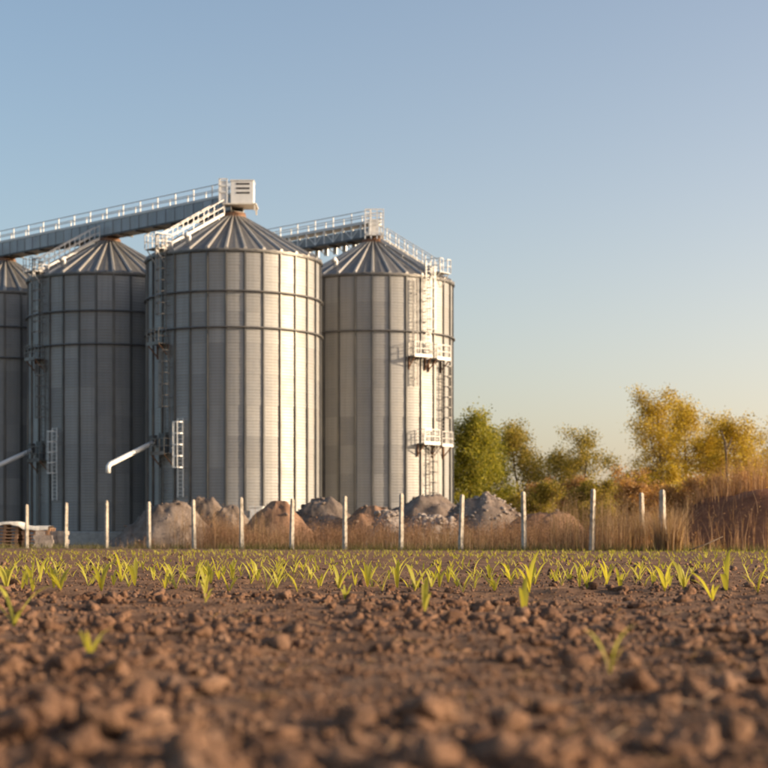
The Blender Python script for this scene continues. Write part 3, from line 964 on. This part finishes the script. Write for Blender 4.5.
# ------------------------------------------------------------------ plants
def blades(P, H, W, seed, bend=0.35, seg=3):
    """thin tapering blades: P (n,3), returns V,F"""
    r = np.random.default_rng(seed); n = len(P)
    th = r.uniform(0, 2*math.pi, n); bd = np.abs(r.normal(0, bend, n)) * H; fc = r.uniform(0, math.pi, n)
    V = np.zeros((n, (seg+1)*2, 3))
    for k in range(seg + 1):
        t = k/seg
        c = P + np.stack([np.cos(th)*bd*t**2, np.sin(th)*bd*t**2, H*t*(1 - 0.12*t)], 1)
        w = (W*(1 - 0.85*t))[:,None]*np.stack([np.cos(fc), np.sin(fc), np.zeros(n)], 1)
        V[:,2*k] = c - w; V[:,2*k+1] = c + w
    base = (np.arange(n)*(seg+1)*2)[:,None]
    Fs = [base + np.array([[2*k, 2*k+1, 2*k+3, 2*k+2]]) for k in range(seg)]
    return V.reshape(-1,3), np.concatenate(Fs)
def leaf_quads(P, size, seed, asp=0.55):
    r = np.random.default_rng(seed); n = len(P)
    d = r.normal(size=(n,3)); d /= np.linalg.norm(d, axis=1)[:,None]
    e = r.normal(size=(n,3)); e -= (e*d).sum(1)[:,None]*d; e /= np.linalg.norm(e, axis=1)[:,None]
    s = (size*r.uniform(0.6, 1.3, n))[:,None]
    up = np.cross(d, e)
    V = np.stack([P - d*s*0.5, P + e*s*asp*0.5 + up*s*0.06, P + d*s*0.5, P - e*s*asp*0.5 + up*s*0.06], 1)
    return V.reshape(-1,3), np.arange(n*4).reshape(n,4)
def joinVF(parts):
    V = []; Fc = []; b = 0
    for v, f in parts:
        V.append(v); Fc.append(f + b); b += len(v)
    return np.concatenate(V), np.concatenate(Fc)
def stalks(P, H, seed, head=14, hs=0.035):
    """weed stalks: a thin stem plus side twigs and small seed-head flakes"""
    r = np.random.default_rng(seed); n = len(P)
    parts = [blades(P, H, np.full(n, 0.006), seed, 0.10)]
    pts = []; tw = []; th = []
    for i in range(n):
        k = head
        t = r.uniform(0.35, 1.0, k)
        rad = (1.1 - t)*0.28*H[i]
        a = r.uniform(0, 6.28, k)
        pts.append(P[i] + np.stack([np.cos(a)*rad*r.uniform(.3,1,k), np.sin(a)*rad*r.uniform(.3,1,k), H[i]*(0.3+0.68*t)], 1))
        m = 4
        tw.append(np.repeat((P[i] + np.array([0,0,0]))[None], m, 0) + np.stack([np.zeros(m), np.zeros(m), H[i]*r.uniform(.25,.6,m)],1)); th.append(H[i]*r.uniform(.25,.4,m))
    parts.append(leaf_quads(np.concatenate(pts), hs, seed+1, 0.5))
    T = np.concatenate(tw); parts.append(blades(T, np.concatenate(th), np.full(len(T), 0.004), seed+2, 0.7))
    return joinVF(parts)

# corn seedlings -----------------------------------------------------------
def corn_leaf(L, W, lean, curl, seed):
    mb = MB(); n = 6; r = random.Random(seed)
    tw = r.uniform(-0.5, 0.5)
    for k in range(n + 1):
        t = k/n
        ang = lean + curl*t*t
        x = 0 if k == 0 else mb_x; z = 0 if k == 0 else mb_z
        if k > 0:
            x += math.sin(ang)*L/n; z += math.cos(ang)*L/n
        mb_x, mb_z = x, z
        w = W*(0.45 + 1.6*t)*(1 - t)**0.55*1.0 + 0.0012
        if k == 0: w = W*0.30
        c, s = math.cos(tw*t), math.sin(tw*t)
        fold = w*0.35
        mb.v += [(x - s*w*0.2, -w*c, z + fold), (x, 0, z), (x + s*w*0.2, w*c, z + fold)]
    for k in range(n):
        for q in range(2):
            mb.f.append((k*3+q, k*3+q+1, k*3+q+4, k*3+q+3))
    return mb.mesh('leaf', M['corn'], True)
LEAVES = [corn_leaf(0.11 + 0.011*k, 0.0085 + 0.0013*(k % 4), 0.10 + 0.09*(k % 5), 0.25 + 0.22*(k % 4), k) for k in range(12)]
rr = random.Random(21)
spots = []
y = ROW0; row = 0
while y < 46:
    half = 0.25*y + 3.0
    x = -half + rr.uniform(0, 0.2)
    while x < half:
        if rr.random() < (0.92 if row < 5 else 0.9 if row < 10 else 0.6) and fbm(np.array([x*0.8]), np.array([y*1.1]), 2, 77)[0] > (-0.26 if row < 4 else -0.10) and y + 0.6 < fence_y(x):
            spots.append((x + rr.uniform(-.02,.02), y + rr.uniform(-.06,.06), row))
        x += rr.uniform(0.12, 0.26)
    y += ROWD; row += 1
# a few stragglers in the bare strip nearest the field edge
strag = [(PX(14, 5.9), 5.9), (PX(205, 7.4), 7.4), (PX(425, 6.6), 6.6), (PX(524, 6.9), 6.9), (PX(345, 8.2), 8.2), (PX(712, 8.3), 8.3), (PX(90, 4.2), 4.2), (PX(610, 3.7), 3.7)]
seeds_all = [(x, y_, -1) for x, y_ in strag] + spots
vis = [s for s in seeds_all if abs(s[0]) < 0.232*s[1]]
vis.sort(key=lambda s: s[1])
indiv = set(vis[:300])
rest = [s for s in seeds_all if s not in indiv]
def seed_leaves(s):
    r = random.Random(hash((round(s[0],3), round(s[1],3))) & 0xffffff)
    n = r.choice((3, 3, 4, 4, 5)); a0 = r.uniform(0, 6.28); sc_ = r.uniform(0.62, 1.25)
    if s[2] == -1: sc_ *= 0.8
    elif s[2] > 8: sc_ *= 0.48
    elif s[2] > 3: sc_ *= 0.7
    elif s[2] > 0: sc_ *= 0.88
    else: sc_ *= 1.12
    out = []
    for k in range(n):
        a = a0 + k*math.pi + r.uniform(-0.5, 0.5)
        out.append((r.randrange(12), a, sc_*(1.0 - 0.13*abs(k-1)), r.uniform(-0.15, 0.22)))
    return out
def sz(x, y_): return float(field_h(np.array([x]), np.array([y_]))[0])
for s in sorted(indiv, key=lambda s: s[1]):
    e = empty('corn_seedling', (s[0], s[1], sz(s[0], s[1]) - 0.004))
    e.empty_display_size = 0.05
    tag(e, 'stray blurred corn seedling among the large clods' if s[2] == -1 else 'young yellow-green corn seedling standing in the sown rows', 'seedling',
        'stray corn seedlings' if s[2] == -1 else 'corn seedlings in rows')
    for (li, a, sc_, tl) in seed_leaves(s):
        o = link('leaf', LEAVES[li], e)
        o.rotation_euler = (0, tl, a); o.scale = (sc_, sc_*1.15, sc_)
cache = []
for me in LEAVES:
    v = np.zeros(len(me.vertices)*3); me.vertices.foreach_get('co', v)
    f = np.array([tuple(p.vertices) for p in me.polygons]); cache.append((v.reshape(-1,3), f))
parts = []
for s in rest:
    z = sz(s[0], s[1]) - 0.004
    for (li, a, sc_, tl) in seed_leaves(s):
        v, f = cache[li]
        x = v[:,0]*sc_; yy = v[:,1]*sc_*1.3; zz = v[:,2]*sc_
        c, sn = math.cos(tl), math.sin(tl); x, zz = x*c + zz*sn, -x*sn + zz*c
        c, sn = math.cos(a), math.sin(a)
        parts.append((np.stack([x*c - yy*sn + s[0], x*sn + yy*c + s[1], zz + z], 1), f))
V, Fc = joinVF(parts)
o = link('distant_seedlings', np_mesh('distant_seedlings', V, Fc, M['corn'], True))
tag(o, 'tiny green corn seedlings in the far rows of the field', 'seedlings', kind='stuff')

# grass and dry weeds --------------------------------------------------------
def along_fence(n, i0, i1, d0, d1, seed):
    r = np.random.default_rng(seed)
    i = r.uniform(i0, i1, n); off = r.uniform(d0, d1, n)
    return np.stack([FX0 + i*FDX + off*0.66, FY0 + i*FDY + off*0.75, np.zeros(n)], 1), r
P, r = along_fence(9000, -2, 19, -1.0, 1.2, 51)
dens = fbm(P[:,0]*0.6, P[:,1]*0.6, 3, 9) > -0.12
P = P[dens]
H = r.uniform(0.08, 0.34, len(P))
P2, r2 = along_fence(7000, -2, 19, -9.0, -0.6, 53)
P2 = P2[r2.uniform(0, 1, len(P2)) < np.exp((P2[:,1] - fence_y(P2[:,0]))/5.0)]
P = np.concatenate([P, P2]); H = np.concatenate([H, r2.uniform(0.03, 0.11, len(P2))])
V, Fc = blades(P, H, np.full(len(P), 0.008), 52, 0.5)
o = link('verge_grass', np_mesh('verge_grass', V, Fc, M['grass']))
tag(o, 'low green and brown grass along the foot of the fence posts', 'grass', kind='stuff')

P, r = along_fence(6500, 2.3, 10.8, 0.2, 10.0, 61)
k = fbm(P[:,0]*0.5 + 9, P[:,1]*0.5, 3, 12) > -0.07
P = P[k]
clump = np.clip(0.85 + 2.2*fbm(P[:,0]*0.45, P[:,1]*0.45, 3, 44), 0.35, 1.5)
V, Fc = stalks(P, clump*r.uniform(0.45, 1.4, len(P))*(0.75 + 0.25*r.uniform(0,1,len(P))), 62, 14, 0.042)
o = link('dry_weeds', np_mesh('dry_weeds', V, Fc, M['straw_red']))
tag(o, 'tall reddish dry weed stalks between the fence posts and the piles', 'weeds', kind='stuff')
P, r = along_fence(6500, 2.0, 11.2, 0.0, 5.0, 63)
clump = np.clip(0.8 + 2.2*fbm(P[:,0]*0.5+4, P[:,1]*0.5, 3, 45), 0.25, 1.5)
V, Fc = blades(P, clump*r.uniform(0.2, 0.9, len(P)), np.full(len(P), 0.006), 64, 0.28)
o = link('dry_grass', np_mesh('dry_grass', V, Fc, M['straw']))
tag(o, 'pale dry grass mixed into the weeds before the piles', 'grass', kind='stuff')

# tall wispy brush by the fence corner and before the dark pile
P, r = along_fence(200, 10.2, 11.9, 0.3, 2.2, 65)
P2, r2 = along_fence(150, 3.0, 4.6, 0.5, 3.5, 66)
P3, _ = along_fence(90, 10.5, 12.0, -0.7, 0.1, 68)
P2 = np.concatenate([P2, P3])
P = np.concatenate([P, P2])
V, Fc = stalks(P, r.uniform(1.0, 2.1, len(P)), 67, 16, 0.03)
o = link('wispy_brush', np_mesh('wispy_brush', V, Fc, M['straw']))
tag(o, 'tall thin wispy dry brush standing above the weeds by the fence', 'brush', kind='stuff')

# amber thicket on the side of the fence corner
r = np.random.default_rng(71)
n = 26000
yy = r.uniform(50, 78, n); xx = PX(r.uniform(565, 800, n), yy)
ok = (fence_y(xx) + 0.4 < yy) & (fbm(xx*0.35, yy*0.35, 3, 31) > -0.16)
fade = np.clip((xx - PX(565, yy))/3.0, 0.15, 1)
P = np.stack([xx, yy, np.zeros(n)], 1)[ok]; fd = fade[ok]
# sit on the bank where the bank stands
bx, by, bz = [a.ravel() for a in surf]
bpt = np.stack([bx + BKX, by + BKY], 1)
def bank_z(Q):
    out = np.zeros(len(Q))
    near = (np.abs(Q[:,0]-BKX) < 10) & (np.abs(Q[:,1]-BKY) < 5.5)
    ii = np.where(near)[0]
    for a in range(0, len(ii), 2000):
        q = Q[ii[a:a+2000], :2]
        d2 = ((q[:,None,:] - bpt[None])**2).sum(2)
        j = d2.argmin(1)
        out[ii[a:a+2000]] = np.where(d2.min(1) < 0.3, np.maximum(bz[j], 0), 0)
    return out
P[:,2] = bank_z(P) - 0.02
front = (P[:,0] > PX(668, P[:,1])) & (P[:,1] < BKY - 0.2)          # the bank's steep near face stays mostly bare
keep = ~front | (r.uniform(0,1,len(P)) < 0.06)
P = P[keep]; fd = fd[keep]
H = r.uniform(0.3, 1.25, len(P))*fd*np.clip(0.85 + 2.0*fbm(P[:,0]*0.4, P[:,1]*0.4, 3, 46), 0.35, 1.5)
V, Fc = blades(P, H, np.full(len(P), 0.008), 72, 0.25)
sub = r.uniform(0,1,len(P)) < 0.13
V2, F2 = stalks(P[sub], (H[sub]*1.35 + 0.1), 73, 12, 0.04)
V, Fc = joinVF([(V, Fc), (V2, F2)])
o = link('amber_thicket', np_mesh('amber_thicket', V, Fc, M['straw_gold']))
tag(o, 'dense amber dry grass and weed thicket around and on the earth bank', 'dry grass', kind='stuff')

def tuft(name, x, y, n, rad, h, mat, seed, label):
    r = np.random.default_rng(seed)
    a = r.uniform(0, 6.28, n); q = rad*np.sqrt(r.uniform(0,1,n))
    P = np.stack([np.cos(a)*q, np.sin(a)*q, np.zeros(n)], 1)
    V, Fc = blades(P, h*r.uniform(0.35, 1.0, n), np.full(n, 0.009), seed, 0.22)
    o = link(name, np_mesh(name, V, Fc, mat), None, (x, y, -0.02))
    tag(o, label, 'grass tuft', 'pale dry grass tufts')
tuft('grass_tuft', PX(645, 51.5), 51.5, 520, 0.42, 1.45, M['straw'], 81, 'tall pale dry grass tuft around the leaning fence post')
tuft('grass_tuft', PX(668, 48.6), 48.6, 620, 0.42, 1.5, M['straw'], 82, 'tall pale dry grass tuft flaring out around the corner post')

# trees ----------------------------------------------------------------------
def make_tree(name, x, y, h, spread, base, leafmat, seed, label, cat='tree', group='trees behind the yard', nprim=20, leaf=0.17, per=11, narrow=0.5, stems=1, sparse=0.0, zoff=0.0):
    r = np.random.default_rng(seed)
    t = empty(name, (x, y, zoff))
    tb = MB(); twig_ends = []
    def limb(p, d, L, rad, n=5, wob=0.14, up=0.1):
        pts = [p.copy()]; q = p.copy(); dd = d/np.linalg.norm(d)
        for k in range(n):
            dd = dd + r.normal(0, wob, 3) + np.array([0,0,up]); dd /= np.linalg.norm(dd)
            q = q + dd*L/n; pts.append(q.copy())
        tb.tube(pts, [rad*(1 - 0.75*i/n) for i in range(n+1)], 5 if rad > 0.03 else 3)
        return pts, dd
    for s in range(stems):
        d0 = np.array([r.normal(0,0.05 if stems == 1 else 0.35), r.normal(0,0.05 if stems == 1 else 0.35), 1.0])
        hh = h*(1.0 if s == 0 else r.uniform(0.65, 0.95))
        trunk, _ = limb(np.array([r.normal(0,0.15) if stems > 1 else 0, r.normal(0,0.15) if stems > 1 else 0, -0.15]), d0, hh*1.02, 0.022*h/(stems**0.5), 9, 0.05, 0.12)
        trunk = np.array(trunk)
        np_ = max(5, nprim//stems)
        for i in range(np_):
            f = base + (0.97-base)*(i+r.uniform(0,1))/np_
            k = f*9; a = int(min(k, 8)); p = trunk[a] + (trunk[a+1]-trunk[a])*(k-a)
            az = i*2.4 + r.normal(0,0.4)
            prof = math.sin(math.pi*min(1, max(0.12, (f-base)/(1-base)*0.8+0.18)))**narrow
            L = spread*1.45*prof*r.uniform(0.55, 1.15)
            el = 0.25 + 0.9*f + r.normal(0,0.15)
            d = np.array([math.cos(az)*math.cos(el), math.sin(az)*math.cos(el), math.sin(el)])
            pr, _ = limb(p, d, L, 0.008*h*(1.1-f), 5, 0.16, 0.06)
            for j in range(5):
                kk = r.integers(2, 6); p2 = pr[kk]
                d2 = d + r.normal(0, 0.75, 3)
                sc2, _ = limb(p2, d2, L*r.uniform(0.25, 0.5), 0.018, 3, 0.2, 0.05)
                if r.uniform() < sparse: continue
                twig_ends += [sc2[1], sc2[2], sc2[3], sc2[3]]
            if r.uniform() > sparse: twig_ends += pr[3:]
    tb.build('trunk', M['bark'], t)
    T = np.array(twig_ends)
    cl = r.uniform(0.2, 1.8, len(T))*4.2
    P = np.repeat(T, np.maximum(1, (per*cl)).astype(int), 0)
    P = P + r.normal(0, 0.20 + 0.022*h, P.shape)*np.array([1,1,0.8])
    V, Fc = leaf_quads(P, leaf, seed+1)
    link('crown', np_mesh('crown', V, Fc, leafmat), t)
    tag(t, label, cat, group)
    return t
D = 166.0
make_tree('tree', PX(468, 157), 157, PZ(437, 157), 2.6, 0.12, M['leaf_green'], 101, 'dense bright green tree standing right beside the ladder silo', nprim=30, per=13, leaf=0.22, narrow=0.35)
make_tree('tree', PX(488, 163), 163, PZ(440, 163), 2.0, 0.15, M['leaf_green'], 102, 'narrow green tree between the dense green tree and the open crowned olive tree', nprim=22, per=12, leaf=0.2, narrow=0.4)
make_tree('tree', PX(522, 171), 171, PZ(449, 171), 3.4, 0.28, M['leaf_olive'], 103, 'open crowned olive tree with sky showing under its branch', nprim=20, per=10, leaf=0.2, sparse=0.15)
make_tree('tree', PX(556, 179), 179, PZ(464, 179), 2.2, 0.2, M['leaf_olive'], 110, 'short olive tree filling the gap beside the sparse twiggy tree', nprim=16, per=10, leaf=0.2, sparse=0.15)
make_tree('tree', PX(585, 164), 164, PZ(450, 164), 3.0, 0.22, M['leaf_olive'], 104, 'sparse twiggy olive tree with a ragged top', nprim=20, per=8, leaf=0.2, sparse=0.35)
make_tree('tree', PX(656, 172), 172, PZ(412, 172), 3.6, 0.12, M['leaf_gold'], 105, 'tallest golden leaved tree with loose airy top', nprim=28, per=9, leaf=0.2, sparse=0.18, narrow=0.6)
make_tree('tree', PX(686, 180), 180, PZ(416, 180), 3.4, 0.15, M['leaf_gold'], 106, 'golden tree with a slender top, close beside the tallest golden tree', nprim=26, per=9, leaf=0.2, sparse=0.2, narrow=0.6)
make_tree('tree', PX(735, 166), 166, PZ(438, 166), 3.4, 0.15, M['leaf_gold'], 107, 'broad golden tree next to the bare broken snag', nprim=26, per=10, leaf=0.2, sparse=0.1)
make_tree('tree', PX(775, 186), 186, PZ(445, 186), 3.4, 0.15, M['leaf_gold'], 108, 'low golden tree at the end of the golden row', nprim=24, per=10, leaf=0.2, sparse=0.1)
make_tree('tree', PX(708, 175), 175, PZ(446, 175), 2.6, 0.12, M['leaf_gold'], 111, 'small golden tree filling the gap between the slender-topped and the broad golden tree', nprim=20, per=10, leaf=0.2)
# bare snag
mb = MB(); dsn = 163.0
mb.tube([(0,0,-0.1),(0.05,0,5),(-0.1,0,9.0),(-0.25,0,10.0),(-0.6,0,11.0)], [0.20,0.15,0.11,0.08,0.03], 7)
sn = mb.build('dead_snag', M['bark'], None, True, (PX(727, dsn), dsn, 0)); tag(sn, 'bare broken dead snag poking above the broad golden tree', 'dead tree')
mb = MB(); mb.tube([(-0.1,0,9.0),(0.3,0.1,9.7),(0.5,0.1,10.3)], [0.1,0.06,0.02], 5); mb.build('branch', M['bark'], sn, True)

shr = [(509, 150, 505, 1.5, 'leaf_olive'), (536, 146, 496, 1.7, 'leaf_olive'), (563, 152, 490, 1.8, 'leaf_rust'), (592, 140, 493, 1.8, 'leaf_olive'),
       (618, 150, 488, 1.9, 'leaf_rust'), (642, 134, 492, 1.8, 'leaf_rust'), (668, 148, 484, 2.0, 'leaf_gold'), (694, 130, 492, 2.0, 'leaf_rust'),
       (722, 145, 486, 2.1, 'leaf_gold'), (750, 128, 492, 2.0, 'leaf_rust'), (778, 146, 486, 2.1, 'leaf_gold')]
for i, (px_, dd, top, sp_, mt) in enumerate(shr):
    colr = {'leaf_olive': 'olive', 'leaf_rust': 'rust brown', 'leaf_gold': 'golden'}[mt]
    make_tree('shrub', PX(px_, dd), dd, PZ(top, dd), sp_, 0.05, M[mt], 200+i, f'bushy {colr} shrub in the hedge under the trees', 'shrub', f'{colr} shrubs under the trees', nprim=18, per=9, leaf=0.19, stems=3, narrow=0.3)
